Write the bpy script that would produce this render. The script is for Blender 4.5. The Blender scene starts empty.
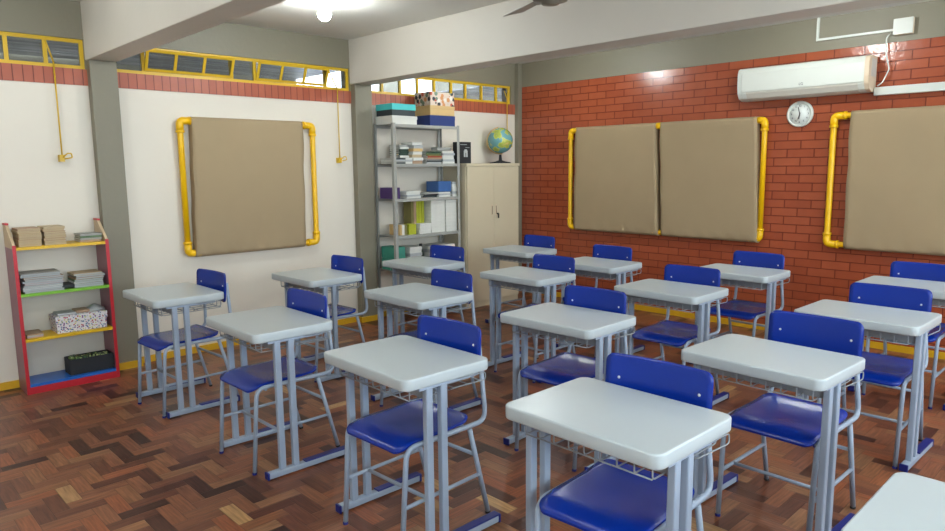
import bpy, bmesh, math, random
from mathutils import Vector, Matrix
random.seed(7)
sc = bpy.context.scene
COL = sc.collection
PI = math.pi
R = math.radians

# ---------------------------------------------------------------- camera
def make_camera():
    yaw, pit, rol = R(43.973), R(-8.127), R(-0.582)
    fw = Vector((math.sin(yaw) * math.cos(pit), math.cos(yaw) * math.cos(pit), math.sin(pit)))
    r = Vector((math.cos(yaw), -math.sin(yaw), 0))
    u = r.cross(fw)
    r2 = r * math.cos(rol) + u * math.sin(rol)
    u2 = -r * math.sin(rol) + u * math.cos(rol)
    cd = bpy.data.cameras.new('camera')
    cd.sensor_width = 36
    cd.lens = 685.6 / 945 * 36
    cd.clip_start = 0.02
    co = bpy.data.objects.new('camera', cd)
    COL.objects.link(co)
    m = Matrix((r2, u2, -fw)).transposed().to_4x4()
    m.translation = Vector((-6.390, -5.784, 1.552))
    co.matrix_world = m
    sc.camera = co
make_camera()

# ---------------------------------------------------------------- world, daylight, exposure
SKY = 9.0
BULB = 175.0
w = bpy.data.worlds.new('daylight')
sc.world = w
w.use_nodes = True
bg = w.node_tree.nodes['Background']
bg.inputs[0].default_value = (0.80, 0.91, 1.0, 1)
bg.inputs[1].default_value = SKY
def portal(loc, size, rot):
    ld = bpy.data.lights.new('window_daylight', 'AREA')
    ld.shape = 'RECTANGLE'
    ld.size, ld.size_y = size
    ld.cycles.is_portal = True
    o = bpy.data.objects.new('window_daylight', ld)
    o.location = loc
    o.rotation_euler = rot
    COL.objects.link(o)
YB = -7.3     # rear wall with the large windows
XD = -8.4     # blackboard end wall
ZC = 2.79     # ceiling
BACK_WINS = [(-8.0, -5.1), (-4.45, -2.75), (-2.0, -0.4)]
for a, b in BACK_WINS:
    portal(((a + b) / 2, YB - 0.14, 1.7), (b - a, 1.4), (R(90), 0, 0))
vs = sc.view_settings
vs.view_transform = 'Standard'
vs.look = 'None'
vs.gamma = 1
vs.use_curve_mapping = False
vs.exposure = 0.85

# ---------------------------------------------------------------- materials
def nodes(name):
    m = bpy.data.materials.new(name)
    m.use_nodes = True
    nt = m.node_tree
    return m, nt, nt.nodes['Principled BSDF']
def srgb(r, g, b):
    f = lambda c: (c / 255 / 12.92) if c / 255 <= 0.04045 else ((c / 255 + 0.055) / 1.055) ** 2.4
    return (f(r), f(g), f(b), 1)
def N(nt, t, **k):
    n = nt.nodes.new(t)
    for a, v in k.items():
        setattr(n, a, v)
    return n
def mat(name, col, rough=0.5, metal=0.0, var=0.06, scale=6.0, bump=0.0, bscale=60.0, coat=0.0, spec=None):
    """plain surface with faint procedural unevenness"""
    m, nt, b = nodes(name)
    L = nt.links.new
    tc = N(nt, 'ShaderNodeTexCoord')
    nz = N(nt, 'ShaderNodeTexNoise')
    nz.inputs['Scale'].default_value = scale
    nz.inputs['Detail'].default_value = 4
    L(tc.outputs['Object'], nz.inputs['Vector'])
    mr = N(nt, 'ShaderNodeMapRange')
    mr.inputs['To Min'].default_value = 1 - var
    mr.inputs['To Max'].default_value = 1 + var
    L(nz.outputs[0], mr.inputs['Value'])
    mx = N(nt, 'ShaderNodeMix', data_type='RGBA', blend_type='MULTIPLY')
    mx.inputs['Factor'].default_value = 1
    mx.inputs['A'].default_value = col
    L(mr.outputs[0], mx.inputs['B'])
    L(mx.outputs['Result'], b.inputs['Base Color'])
    b.inputs['Roughness'].default_value = rough
    b.inputs['Metallic'].default_value = metal
    if coat:
        b.inputs['Coat Weight'].default_value = coat
        b.inputs['Coat Roughness'].default_value = 0.12
    if spec is not None:
        b.inputs['Specular IOR Level'].default_value = spec
    if bump:
        n2 = N(nt, 'ShaderNodeTexNoise')
        n2.inputs['Scale'].default_value = bscale
        n2.inputs['Detail'].default_value = 5
        L(tc.outputs['Object'], n2.inputs['Vector'])
        bp = N(nt, 'ShaderNodeBump')
        bp.inputs['Strength'].default_value = bump
        bp.inputs['Distance'].default_value = 0.01
        L(n2.outputs[0], bp.inputs['Height'])
        L(bp.outputs[0], b.inputs['Normal'])
    return m

def brick_mat(name, bw, rh, offset, axes, c1, c2, mortar, msize, rough=0.22, bump=0.6, shift=(0, 0)):
    m, nt, b = nodes(name)
    L = nt.links.new
    tc = N(nt, 'ShaderNodeTexCoord')
    sp = N(nt, 'ShaderNodeSeparateXYZ')
    L(tc.outputs['Object'], sp.inputs[0])
    cb = N(nt, 'ShaderNodeCombineXYZ')
    for i, a in enumerate(axes):
        ad = N(nt, 'ShaderNodeMath', operation='ADD')
        ad.inputs[1].default_value = shift[i]
        L(sp.outputs['XYZ'.index(a)], ad.inputs[0])
        L(ad.outputs[0], cb.inputs[i])
    br = N(nt, 'ShaderNodeTexBrick')
    br.offset = offset
    br.offset_frequency = 2
    br.squash = 1
    br.inputs['Scale'].default_value = 1
    br.inputs['Brick Width'].default_value = bw
    br.inputs['Row Height'].default_value = rh
    br.inputs['Mortar Size'].default_value = msize
    br.inputs['Mortar Smooth'].default_value = 0.35
    br.inputs['Color1'].default_value = c1
    br.inputs['Color2'].default_value = c2
    br.inputs['Mortar'].default_value = mortar
    br.inputs['Bias'].default_value = -0.1
    L(cb.outputs[0], br.inputs['Vector'])
    nz = N(nt, 'ShaderNodeTexNoise')
    nz.inputs['Scale'].default_value = 9
    nz.inputs['Detail'].default_value = 6
    L(tc.outputs['Object'], nz.inputs['Vector'])
    mr = N(nt, 'ShaderNodeMapRange')
    mr.inputs['To Min'].default_value = 0.86
    mr.inputs['To Max'].default_value = 1.12
    L(nz.outputs[0], mr.inputs['Value'])
    mx = N(nt, 'ShaderNodeMix', data_type='RGBA', blend_type='MULTIPLY')
    mx.inputs['Factor'].default_value = 1
    L(br.outputs['Color'], mx.inputs['A'])
    L(mr.outputs[0], mx.inputs['B'])
    L(mx.outputs['Result'], b.inputs['Base Color'])
    b.inputs['Roughness'].default_value = rough
    h = N(nt, 'ShaderNodeMath', operation='MULTIPLY_ADD')
    h.inputs[1].default_value = -1.0
    L(br.outputs['Fac'], h.inputs[0])
    n2 = N(nt, 'ShaderNodeTexNoise')
    n2.inputs['Scale'].default_value = 26
    n2.inputs['Detail'].default_value = 3
    L(tc.outputs['Object'], n2.inputs['Vector'])
    m2 = N(nt, 'ShaderNodeMath', operation='MULTIPLY')
    m2.inputs[1].default_value = 0.5
    L(n2.outputs[0], m2.inputs[0])
    L(m2.outputs[0], h.inputs[2])
    bp = N(nt, 'ShaderNodeBump')
    bp.inputs['Strength'].default_value = bump
    bp.inputs['Distance'].default_value = 0.006
    L(h.outputs[0], bp.inputs['Height'])
    L(bp.outputs[0], b.inputs['Normal'])
    return m

def parquet_mat():
    """herringbone parquet of 70 x 210 mm blocks, set square to the walls"""
    m, nt, b = nodes('parquet')
    L = nt.links.new
    def M(op, a, c=None, d=None):
        n = N(nt, 'ShaderNodeMath', operation=op)
        for i, v in enumerate((a, c, d)):
            if v is None:
                continue
            if isinstance(v, (int, float)):
                n.inputs[i].default_value = v
            else:
                L(v, n.inputs[i])
        return n.outputs[0]
    tc = N(nt, 'ShaderNodeTexCoord')
    sp = N(nt, 'ShaderNodeSeparateXYZ')
    L(tc.outputs['Object'], sp.inputs[0])
    W = 0.070
    x = M('MULTIPLY', M('ADD', sp.outputs[0], 20.012), 1 / W)
    y = M('MULTIPLY', M('ADD', sp.outputs[1], 20.03), 1 / W)
    i = M('FLOOR', x)
    j = M('FLOOR', y)
    d = M('FLOORED_MODULO', M('SUBTRACT', i, j), 6.0)
    d = M('ROUND', d)
    hor = M('LESS_THAN', d, 2.5)
    ver = M('SUBTRACT', 1.0, hor)
    k = M('SUBTRACT', 5.0, d)
    sx = M('SUBTRACT', i, M('MULTIPLY', hor, d))
    sy = M('SUBTRACT', j, M('MULTIPLY', ver, k))
    idv = N(nt, 'ShaderNodeCombineXYZ')
    L(sx, idv.inputs[0]); L(sy, idv.inputs[1]); L(hor, idv.inputs[2])
    wn = N(nt, 'ShaderNodeTexWhiteNoise', noise_dimensions='3D')
    L(idv.outputs[0], wn.inputs['Vector'])
    lx = M('SUBTRACT', x, sx)
    ly = M('SUBTRACT', y, sy)
    # distance to the block's edges in block widths
    wx = M('ADD', 1.0, M('MULTIPLY', hor, 2.0))
    wy = M('ADD', 1.0, M('MULTIPLY', ver, 2.0))
    ex = M('MINIMUM', lx, M('SUBTRACT', wx, lx))
    ey = M('MINIMUM', ly, M('SUBTRACT', wy, ly))
    e = M('MINIMUM', ex, ey)
    gap = N(nt, 'ShaderNodeMapRange')
    gap.inputs['From Min'].default_value = 0.0
    gap.inputs['From Max'].default_value = 0.035
    L(e, gap.inputs['Value'])
    ramp = N(nt, 'ShaderNodeValToRGB')
    cr = ramp.color_ramp
    cr.interpolation = 'LINEAR'
    stops = [(0.0, (62, 34, 27)), (0.10, (84, 46, 34)), (0.25, (110, 64, 46)), (0.42, (126, 78, 56)), (0.58, (136, 86, 60)),
             (0.72, (146, 82, 52)), (0.84, (140, 92, 62)), (0.965, (144, 102, 72)), (1.0, (186, 144, 96))]
    while len(cr.elements) < len(stops):
        cr.elements.new(0.5)
    for el, (p, c) in zip(cr.elements, stops):
        el.position = p
        el.color = srgb(*c)
    L(wn.outputs['Value'], ramp.inputs[0])
    # grain along each block
    al = M('ADD', M('MULTIPLY', hor, lx), M('MULTIPLY', ver, ly))
    ac = M('ADD', M('MULTIPLY', hor, ly), M('MULTIPLY', ver, lx))
    gv = N(nt, 'ShaderNodeCombineXYZ')
    L(M('MULTIPLY', al, 0.5), gv.inputs[0])
    L(M('MULTIPLY', ac, 6.0), gv.inputs[1])
    L(M('MULTIPLY', wn.outputs['Value'], 40.0), gv.inputs[2])
    gn = N(nt, 'ShaderNodeTexNoise')
    gn.inputs['Scale'].default_value = 1.2
    gn.inputs['Detail'].default_value = 6
    L(gv.outputs[0], gn.inputs['Vector'])
    gr = N(nt, 'ShaderNodeMapRange')
    gr.inputs['From Min'].default_value = 0.25
    gr.inputs['From Max'].default_value = 0.75
    gr.inputs['To Min'].default_value = 0.55
    gr.inputs['To Max'].default_value = 1.25
    L(gn.outputs[0], gr.inputs['Value'])
    gg = M('MULTIPLY', gr.outputs[0], M('ADD', 0.45, M('MULTIPLY', gap.outputs[0], 0.55)))
    # broad wear
    wr = N(nt, 'ShaderNodeTexNoise')
    wr.inputs['Scale'].default_value = 1.3
    wr.inputs['Detail'].default_value = 5
    L(tc.outputs['Object'], wr.inputs['Vector'])
    wm = N(nt, 'ShaderNodeMapRange')
    wm.inputs['To Min'].default_value = 0.8
    wm.inputs['To Max'].default_value = 1.2
    L(wr.outputs[0], wm.inputs['Value'])
    mx = N(nt, 'ShaderNodeMix', data_type='RGBA', blend_type='MULTIPLY')
    mx.inputs['Factor'].default_value = 1
    L(ramp.outputs[0], mx.inputs['A'])
    L(M('MULTIPLY', gg, wm.outputs[0]), mx.inputs['B'])
    L(mx.outputs['Result'], b.inputs['Base Color'])
    rr = N(nt, 'ShaderNodeMapRange')
    rr.inputs['To Min'].default_value = 0.22
    rr.inputs['To Max'].default_value = 0.5
    L(wr.outputs[0], rr.inputs['Value'])
    L(rr.outputs[0], b.inputs['Roughness'])
    b.inputs['Specular IOR Level'].default_value = 0.4
    bp = N(nt, 'ShaderNodeBump')
    bp.inputs['Strength'].default_value = 0.25
    bp.inputs['Distance'].default_value = 0.003
    L(M('ADD', gap.outputs[0], M('MULTIPLY', gn.outputs[0], 0.3)), bp.inputs['Height'])
    L(bp.outputs[0], b.inputs['Normal'])
    return m

def emit_mat(name, col, s):
    m, nt, b = nodes(name)
    b.inputs['Emission Color'].default_value = col
    b.inputs['Emission Strength'].default_value = s
    nz = N(nt, 'ShaderNodeTexNoise')
    nt.links.new(nz.outputs['Color'], b.inputs['Base Color'])
    return m
def glass_mat(name, tint, gloss=0.1, rough=0.05):
    m = bpy.data.materials.new(name)
    m.use_nodes = True
    nt = m.node_tree
    nt.nodes.remove(nt.nodes['Principled BSDF'])
    out = nt.nodes['Material Output']
    tr = N(nt, 'ShaderNodeBsdfTransparent')
    tc = N(nt, 'ShaderNodeTexCoord')
    nz = N(nt, 'ShaderNodeTexNoise')
    nz.inputs['Scale'].default_value = 9
    nt.links.new(tc.outputs['Object'], nz.inputs['Vector'])
    mxc = N(nt, 'ShaderNodeMix', data_type='RGBA')
    mxc.inputs['A'].default_value = tint
    mxc.inputs['B'].default_value = tuple(c * 0.8 for c in tint[:3]) + (1,)
    nt.links.new(nz.outputs[0], mxc.inputs['Factor'])
    nt.links.new(mxc.outputs['Result'], tr.inputs['Color'])
    gl = N(nt, 'ShaderNodeBsdfGlossy')
    gl.inputs['Roughness'].default_value = rough
    mx = N(nt, 'ShaderNodeMixShader')
    mx.inputs[0].default_value = gloss
    nt.links.new(tr.outputs[0], mx.inputs[1])
    nt.links.new(gl.outputs[0], mx.inputs[2])
    nt.links.new(mx.outputs[0], out.inputs[0])
    return m
def spots_mat(name, base, cols, scale, rough=0.6, size=0.32):
    """white or coloured paper printed with scattered coloured blobs"""
    m, nt, b = nodes(name)
    L = nt.links.new
    tc = N(nt, 'ShaderNodeTexCoord')
    vo = N(nt, 'ShaderNodeTexVoronoi')
    vo.inputs['Scale'].default_value = scale
    L(tc.outputs['Object'], vo.inputs['Vector'])
    wn = N(nt, 'ShaderNodeTexWhiteNoise')
    L(vo.outputs['Color'], wn.inputs['Vector'])
    rp = N(nt, 'ShaderNodeValToRGB')
    rp.color_ramp.interpolation = 'CONSTANT'
    while len(rp.color_ramp.elements) < len(cols):
        rp.color_ramp.elements.new(0.5)
    for i, (el, c) in enumerate(zip(rp.color_ramp.elements, cols)):
        el.position = i / len(cols)
        el.color = srgb(*c)
    L(wn.outputs['Value'], rp.inputs[0])
    lt = N(nt, 'ShaderNodeMath', operation='LESS_THAN')
    lt.inputs[1].default_value = size
    L(vo.outputs['Distance'], lt.inputs[0])
    mx = N(nt, 'ShaderNodeMix', data_type='RGBA')
    mx.inputs['A'].default_value = srgb(*base)
    L(lt.outputs[0], mx.inputs['Factor'])
    L(rp.outputs[0], mx.inputs['B'])
    L(mx.outputs['Result'], b.inputs['Base Color'])
    b.inputs['Roughness'].default_value = rough
    return m

M_ = {}
M_['floor'] = parquet_mat()
M_['white_wall'] = mat('white_plaster', srgb(220, 212, 199), 0.55, var=0.025, scale=1.5, bump=0.08, bscale=30)
M_['grey_wall'] = mat('grey_paint', srgb(126, 120, 103), 0.5, var=0.05, scale=2, bump=0.15, bscale=25)
M_['beam'] = mat('beam_paint', srgb(205, 199, 189), 0.5, var=0.04, scale=2.5, bump=0.18, bscale=18)
M_['ceiling'] = mat('ceiling_paint', srgb(214, 212, 206), 0.6, var=0.03, scale=2)
M_['brick'] = brick_mat('glazed_brick', 0.232, 0.0752, 0.5, 'YZ', srgb(160, 80, 50), srgb(150, 71, 44), srgb(108, 47, 33), 0.0042, 0.22, 0.8, (40.03, 4 * 0.0752 + 0.042))
M_['soldier'] = brick_mat('upright_brick', 0.0635, 0.5, 0.0, 'XZ', srgb(174, 92, 66), srgb(160, 78, 54), srgb(112, 48, 34), 0.004, 0.4, 0.5, (40.0, 0.05))
M_['yellow'] = mat('yellow_enamel', srgb(212, 172, 32), 0.38, var=0.05, scale=12)
M_['yellow_pipe'] = mat('yellow_pipe', srgb(238, 186, 10), 0.32, var=0.06, scale=8)
M_['yellow_dark'] = mat('yellow_baseboard', srgb(214, 165, 30), 0.4, var=0.08, scale=6)
M_['fabric'] = mat('taupe_fabric', srgb(158, 138, 108), 0.85, var=0.05, scale=5, bump=0.25, bscale=7)
M_['top'] = mat('desk_plastic', srgb(179, 187, 191), 0.33, var=0.02, scale=5)
M_['metal'] = mat('grey_tube', srgb(150, 163, 182), 0.38, var=0.04, scale=10)
M_['basket'] = mat('grey_wire', srgb(140, 145, 150), 0.45, var=0.04)
M_['blue'] = mat('blue_plastic', srgb(0, 42, 142), 0.27, var=0.05, scale=4, bump=0.05, bscale=200)
M_['blue_foot'] = mat('blue_foot_plastic', srgb(14, 30, 112), 0.4)
M_['rivet'] = mat('rivet', srgb(205, 208, 212), 0.3, var=0.02)
M_['dark'] = mat('dark_rubber', srgb(28, 28, 30), 0.6)
M_['shelf_metal'] = mat('shelf_metal', srgb(156, 156, 151), 0.42, var=0.04)
M_['cream'] = mat('cream_cabinet', srgb(200, 188, 162), 0.42, var=0.02)
M_['cream_dark'] = mat('cabinet_gap', srgb(110, 100, 84), 0.6)
M_['white'] = mat('white_plastic', srgb(208, 211, 204), 0.35, var=0.02)
M_['beige'] = mat('aged_plastic', srgb(212, 192, 166), 0.4, var=0.03)
M_['grey_slot'] = mat('louver_grey', srgb(196, 192, 182), 0.45)
M_['red'] = mat('red_laminate', srgb(186, 30, 44), 0.4, var=0.04)
M_['mauve'] = mat('mauve_laminate', srgb(142, 92, 106), 0.4, var=0.05)
M_['wood'] = mat('pale_wood', srgb(196, 172, 140), 0.5, var=0.06)
M_['s_yellow'] = mat('yellow_laminate', srgb(222, 178, 18), 0.4)
M_['s_green'] = mat('green_laminate', srgb(120, 180, 48), 0.4)
M_['s_blue'] = mat('blue_laminate', srgb(30, 100, 190), 0.32)
M_['clock_face'] = mat('clock_face', srgb(222, 226, 222), 0.4, var=0.01)
M_['ink'] = mat('ink', srgb(60, 66, 74), 0.6)
M_['hand'] = mat('clock_hand', srgb(70, 60, 60), 0.5)
M_['fan'] = mat('fan_metal', srgb(110, 102, 90), 0.35, var=0.08)
M_['fan_blade'] = mat('fan_blade', srgb(140, 134, 120), 0.4, var=0.08)
M_['bulb'] = emit_mat('bulb_glow', (0.93, 1.0, 0.98, 1), BULB)
M_['pane'] = glass_mat('pane', (0.62, 0.64, 0.66, 1), 0.06, 0.1)
M_['clear'] = glass_mat('clear_pane', (0.95, 0.97, 0.97, 1), 0.05)
paper_cols = {'paper': (214, 214, 208), 'kraft': (178, 150, 112), 'grey': (150, 150, 146), 'pgreen': (92, 118, 84), 'dgreen': (38, 62, 50),
              'pred': (150, 62, 44), 'navy': (30, 50, 110), 'teal': (72, 190, 190), 'slate': (50, 58, 62), 'purple': (72, 48, 100), 'blueb': (52, 92, 150),
              'lime': (168, 172, 40), 'olive': (120, 112, 62), 'tealb': (58, 136, 118), 'black': (30, 32, 38), 'tan': (206, 172, 118), 'clay': (168, 138, 112),
              'brown': (96, 72, 52), 'silver': (172, 176, 178), 'bottle': (20, 48, 40), 'pile': (188, 168, 134), 'pink': (190, 160, 160)}
for k, c in paper_cols.items():
    M_[k] = mat('paper_' + k, srgb(*c), 0.6, var=0.05, scale=15)
M_['print_box'] = spots_mat('printed_box', (226, 222, 226), [(60, 90, 150), (170, 60, 80), (200, 200, 110), (90, 130, 160), (120, 70, 130)], 75, size=0.42)
M_['collage'] = spots_mat('collage_box', (216, 196, 180), [(190, 90, 70), (50, 50, 56), (226, 220, 210), (110, 130, 110), (205, 140, 90)], 22, size=0.5)
M_['collage_dark'] = spots_mat('collage_side', (96, 56, 52), [(60, 40, 44), (140, 90, 84), (120, 60, 58)], 22, size=0.45)
M_['fluff'] = spots_mat('green_scraps', (40, 60, 40), [(140, 170, 90), (190, 200, 140), (70, 110, 60)], 60, size=0.5)

def globe_mat():
    m, nt, b = nodes('globe_map')
    L = nt.links.new
    tc = N(nt, 'ShaderNodeTexCoord')
    nz = N(nt, 'ShaderNodeTexNoise')
    nz.inputs['Scale'].default_value = 9
    nz.inputs['Detail'].default_value = 6
    L(tc.outputs['Object'], nz.inputs['Vector'])
    rp = N(nt, 'ShaderNodeValToRGB')
    e = rp.color_ramp.elements
    rp.color_ramp.interpolation = 'LINEAR'
    data = [(0.0, (92, 140, 150)), (0.5, (104, 156, 160)), (0.54, (186, 190, 80)), (0.62, (150, 170, 80)), (0.72, (205, 180, 110))]
    while len(e) < len(data):
        e.new(0.5)
    for el, (p, c) in zip(e, data):
        el.position = p
        el.color = srgb(*c)
    L(nz.outputs[0], rp.inputs[0])
    L(rp.outputs[0], b.inputs['Base Color'])
    b.inputs['Roughness'].default_value = 0.25
    return m
M_['globe'] = globe_mat()

def roof_mat():
    """sheet roofing, bright streaks of light painted into its colour along its length"""
    m, nt, b = nodes('sheet_roof')
    L = nt.links.new
    tc = N(nt, 'ShaderNodeTexCoord')
    mp = N(nt, 'ShaderNodeMapping')
    mp.inputs['Scale'].default_value = (0.7, 5.0, 5.0)
    L(tc.outputs['Object'], mp.inputs[0])
    nz = N(nt, 'ShaderNodeTexNoise')
    nz.inputs['Scale'].default_value = 2.0
    nz.inputs['Detail'].default_value = 4
    L(mp.outputs[0], nz.inputs['Vector'])
    rp = N(nt, 'ShaderNodeValToRGB')
    e = rp.color_ramp.elements
    e[0].position, e[0].color = 0.35, srgb(88, 88, 92)
    e[1].position, e[1].color = 0.7, srgb(190, 186, 182)  # pale end of the painted bright streaks
    L(nz.outputs[0], rp.inputs[0])
    L(rp.outputs[0], b.inputs['Base Color'])
    b.inputs['Roughness'].default_value = 0.6
    return m
M_['roof'] = roof_mat()

# ---------------------------------------------------------------- mesh helpers
class MB:
    """collects shapes; build() links them as one mesh object"""
    def __init__(s):
        s.bm = bmesh.new()
        s.mi = 0
        s.smooth = False
    def face(s, vs, smooth=None):
        try:
            f = s.bm.faces.new(vs)
        except ValueError:
            return None
        f.material_index = s.mi
        f.smooth = s.smooth if smooth is None else smooth
        return f
    def box(s, x0, x1, y0, y1, z0, z1, bev=0.0):
        v = [s.bm.verts.new((x, y, z)) for z in (z0, z1) for y in (y0, y1) for x in (x0, x1)]
        fs = [s.face([v[i] for i in q]) for q in ((0, 2, 3, 1), (4, 5, 7, 6), (0, 1, 5, 4), (2, 6, 7, 3), (0, 4, 6, 2), (1, 3, 7, 5))]
        if bev:
            es = {e for f in fs for e in f.edges}
            r = bmesh.ops.bevel(s.bm, geom=list(es), offset=bev, segments=2, profile=0.5, affect='EDGES')
            for f in r['faces']:
                f.material_index = s.mi
        return s
    def prism(s, pts, a0, a1, axis):
        """polygon pts extruded along axis ('x': pts are (y,z); 'y': (x,z); 'z': (x,y))"""
        def P(p, a):
            return {'x': (a, p[0], p[1]), 'y': (p[0], a, p[1]), 'z': (p[0], p[1], a)}[axis]
        lo = [s.bm.verts.new(P(p, a0)) for p in pts]
        hi = [s.bm.verts.new(P(p, a1)) for p in pts]
        n = len(pts)
        s.face(lo[::-1]); s.face(hi)
        for i in range(n):
            s.face([lo[i], lo[(i + 1) % n], hi[(i + 1) % n], hi[i]])
        return s
    def loops(s, rings, cap=True, closed=True, smooth=True):
        """skin successive rings of equal length"""
        vr = [[s.bm.verts.new(p) for p in r] for r in rings]
        n = len(rings[0])
        for a, b in zip(vr, vr[1:]):
            for i in range(n if closed else n - 1):
                s.face([a[i], a[(i + 1) % n], b[(i + 1) % n], b[i]], smooth)
        if cap:
            s.face(vr[0][::-1], False)
            s.face(vr[-1], False)
        return s
    def tube(s, pts, r, seg=8, fillet=0.0, fs=5, sy=1.0):
        P = [Vector(p) for p in pts]
        if fillet:
            Q = [P[0]]
            for a, b, c in zip(P, P[1:], P[2:]):
                d1 = (a - b).normalized(); d2 = (c - b).normalized()
                ang = d1.angle(d2)
                if ang > 3.1:
                    Q.append(b); continue
                t = min(fillet / math.tan(ang / 2), (a - b).length * 0.49, (c - b).length * 0.49)
                A, B = b + d1 * t, b + d2 * t
                for k in range(fs + 1):
                    u = k / fs
                    Q.append(A * (1 - u) ** 2 + b * 2 * u * (1 - u) + B * u * u)
            Q.append(P[-1])
            P = Q
        t0 = (P[1] - P[0]).normalized()
        up = Vector((0, 0, 1)) if abs(t0.z) < 0.9 else Vector((0, 1, 0))
        n = t0.cross(up).normalized()
        rings = []
        for i, p in enumerate(P):
            t = ((P[min(i + 1, len(P) - 1)] - p).normalized() + (p - P[max(i - 1, 0)]).normalized())
            t = t.normalized() if t.length > 1e-6 else t0
            n = (n - t * n.dot(t)).normalized()
            b = t.cross(n)
            rings.append([p + n * r * math.cos(2 * PI * k / seg) + b * r * sy * math.sin(2 * PI * k / seg) for k in range(seg)])
        s.loops(rings)
        return s
    def lathe(s, prof, c=(0, 0, 0), seg=24, axis='z'):
        def P(r, h, a):
            x, y = r * math.cos(a), r * math.sin(a)
            q = {'z': (x, y, h), 'x': (h, x, y), 'y': (x, h, y)}[axis]
            return Vector(q) + Vector(c)
        s.loops([[P(max(r, 1e-4), h, 2 * PI * k / seg) for k in range(seg)] for r, h in prof])
        return s
    def slab(s, w, d, r, z0, z1, bev, cx=0, cy=0, seg=6):
        """rounded-corner slab: w along y, d along x"""
        def ring(ins, z):
            o = []
            for sx, sy, a0 in ((1, 1, 0), (-1, 1, 90), (-1, -1, 180), (1, -1, 270)):
                for k in range(seg + 1):
                    a = R(a0 + 90 * k / seg)
                    rr = max(r - ins, 0.001)
                    o.append((cx + sx * (d / 2 - r) + rr * math.cos(a), cy + sy * (w / 2 - r) + rr * math.sin(a), z))
            return o
        rs = [ring(bev, z0), ring(bev * .3, z0 + bev * .3), ring(0, z0 + bev), ring(0, z1 - bev), ring(bev * .12, z1 - bev * .5), ring(bev * .5, z1 - bev * .12), ring(bev, z1)]
        s.loops(rs)
        return s
    def build(s, name, mats, parent=None, loc=None, bevel=0.0):
        bmesh.ops.recalc_face_normals(s.bm, faces=s.bm.faces)
        me = bpy.data.meshes.new(name)
        s.bm.to_mesh(me)
        s.bm.free()
        for m in (mats if isinstance(mats, (list, tuple)) else [mats]):
            me.materials.append(M_[m] if isinstance(m, str) else m)
        o = bpy.data.objects.new(name, me)
        if loc:
            o.location = loc
        if parent:
            o.parent = parent
        COL.objects.link(o)
        if bevel:
            bv = o.modifiers.new('edge', 'BEVEL')
            bv.width = bevel
            bv.segments = 2
        return o

def thing(name, label, cat, loc=(0, 0, 0), rotz=0, group=None):
    o = bpy.data.objects.new(name, None)
    o.empty_display_size = 0.1
    o.location = loc
    o.rotation_euler = (0, 0, rotz)
    COL.objects.link(o)
    return tag(o, label, cat, group)
def tag(o, label, cat, group=None):
    o['label'] = label
    o['category'] = cat
    if group:
        o['group'] = group
    return o
def struct(o, label=None):
    o['kind'] = 'structure'
    if label:
        o['label'] = label
    return o
def copy_tree(o, parent=None):
    c = o.copy()
    COL.objects.link(c)
    c.parent = parent
    for ch in [x for x in o.children]:
        copy_tree(ch, c)
    return c

# ================================================================ the room
b = MB(); b.box(XD - .15, 0.15, YB - .15, 0.15, -0.1, 0)
struct(b.build('floor', 'floor'), 'worn herringbone parquet floor in mixed browns')
b = MB(); b.box(XD - .15, 0.15, YB - .15, 0.15, ZC, ZC + .15)
struct(b.build('ceiling', 'ceiling'), 'off-white plaster ceiling between the beams')

PIL = [(-4.79, -4.60), (-2.45, -2.25)]          # two wall pillars with beams above
ZS, ZW0, ZW1 = 2.186, 2.305, 2.520               # top of plaster, window sill, window head
WINS = [(-7.05, -4.795), (-4.60, -2.455), (-2.25, -0.135)]
b = MB()
b.box(XD, 0, 0, .15, 0, ZS)
b.mi = 1
b.box(XD, 0, 0, .15, ZW1, ZC)
xs = [XD] + [v for w_ in WINS for v in w_] + [0]
for a, c in zip(xs[0::2], xs[1::2]):
    if c - a > 0.01:
        b.box(a, c, 0, .15, ZW0, ZW1)
b.mi = 0
b.box(XD, 0, 0.002, .15, ZS, ZW0)
struct(b.build('wall_left', ['white_wall', 'grey_wall']), 'white wall with grey band above the high windows')
b = MB(); b.box(XD, -0.07, -0.008, 0.004, ZS, ZW0 - .001)
struct(b.build('trim_1', 'soldier'), 'row of upright red bricks under the high windows')

b = MB()
b.box(0, .15, YB, .15, 0, 2.512)
b.mi = 1
b.box(0, .15, YB, .15, 2.512, ZC)
struct(b.build('wall_right', ['brick', 'grey_wall']), 'glossy red brick wall with a grey band on top')

b = MB()
b.box(XD, 0, YB - .15, YB, 0, 1.0)
b.box(XD, 0, YB - .15, YB, 2.4, ZC)
xs = [XD] + [v for w_ in BACK_WINS for v in w_] + [0]
for a, c in zip(xs[0::2], xs[1::2]):
    b.box(a, c, YB - .15, YB, 1.0, 2.4)
struct(b.build('wall_back', 'white_wall'))
b = MB(); b.box(XD - .15, XD, YB - .15, .15, 0, ZC)
struct(b.build('wall_front', 'white_wall'))
for i, (a, c) in enumerate(BACK_WINS):
    fr = MB()
    n = 3
    for k in range(n + 1):
        x = a + (c - a) * k / n
        fr.box(x - .02, x + .02, YB - .10, YB - .06, 1.0, 2.4)
    for z in (1.0, 1.7, 2.36):
        fr.box(a, c, YB - .10, YB - .06, z, z + .04)
    f = struct(fr.build('window_%d' % (i + 4), 'yellow'))
    g = MB(); g.box(a, c, YB - .084, YB - .080, 1.0, 2.4)
    g.build('pane', 'clear', f)

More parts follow.
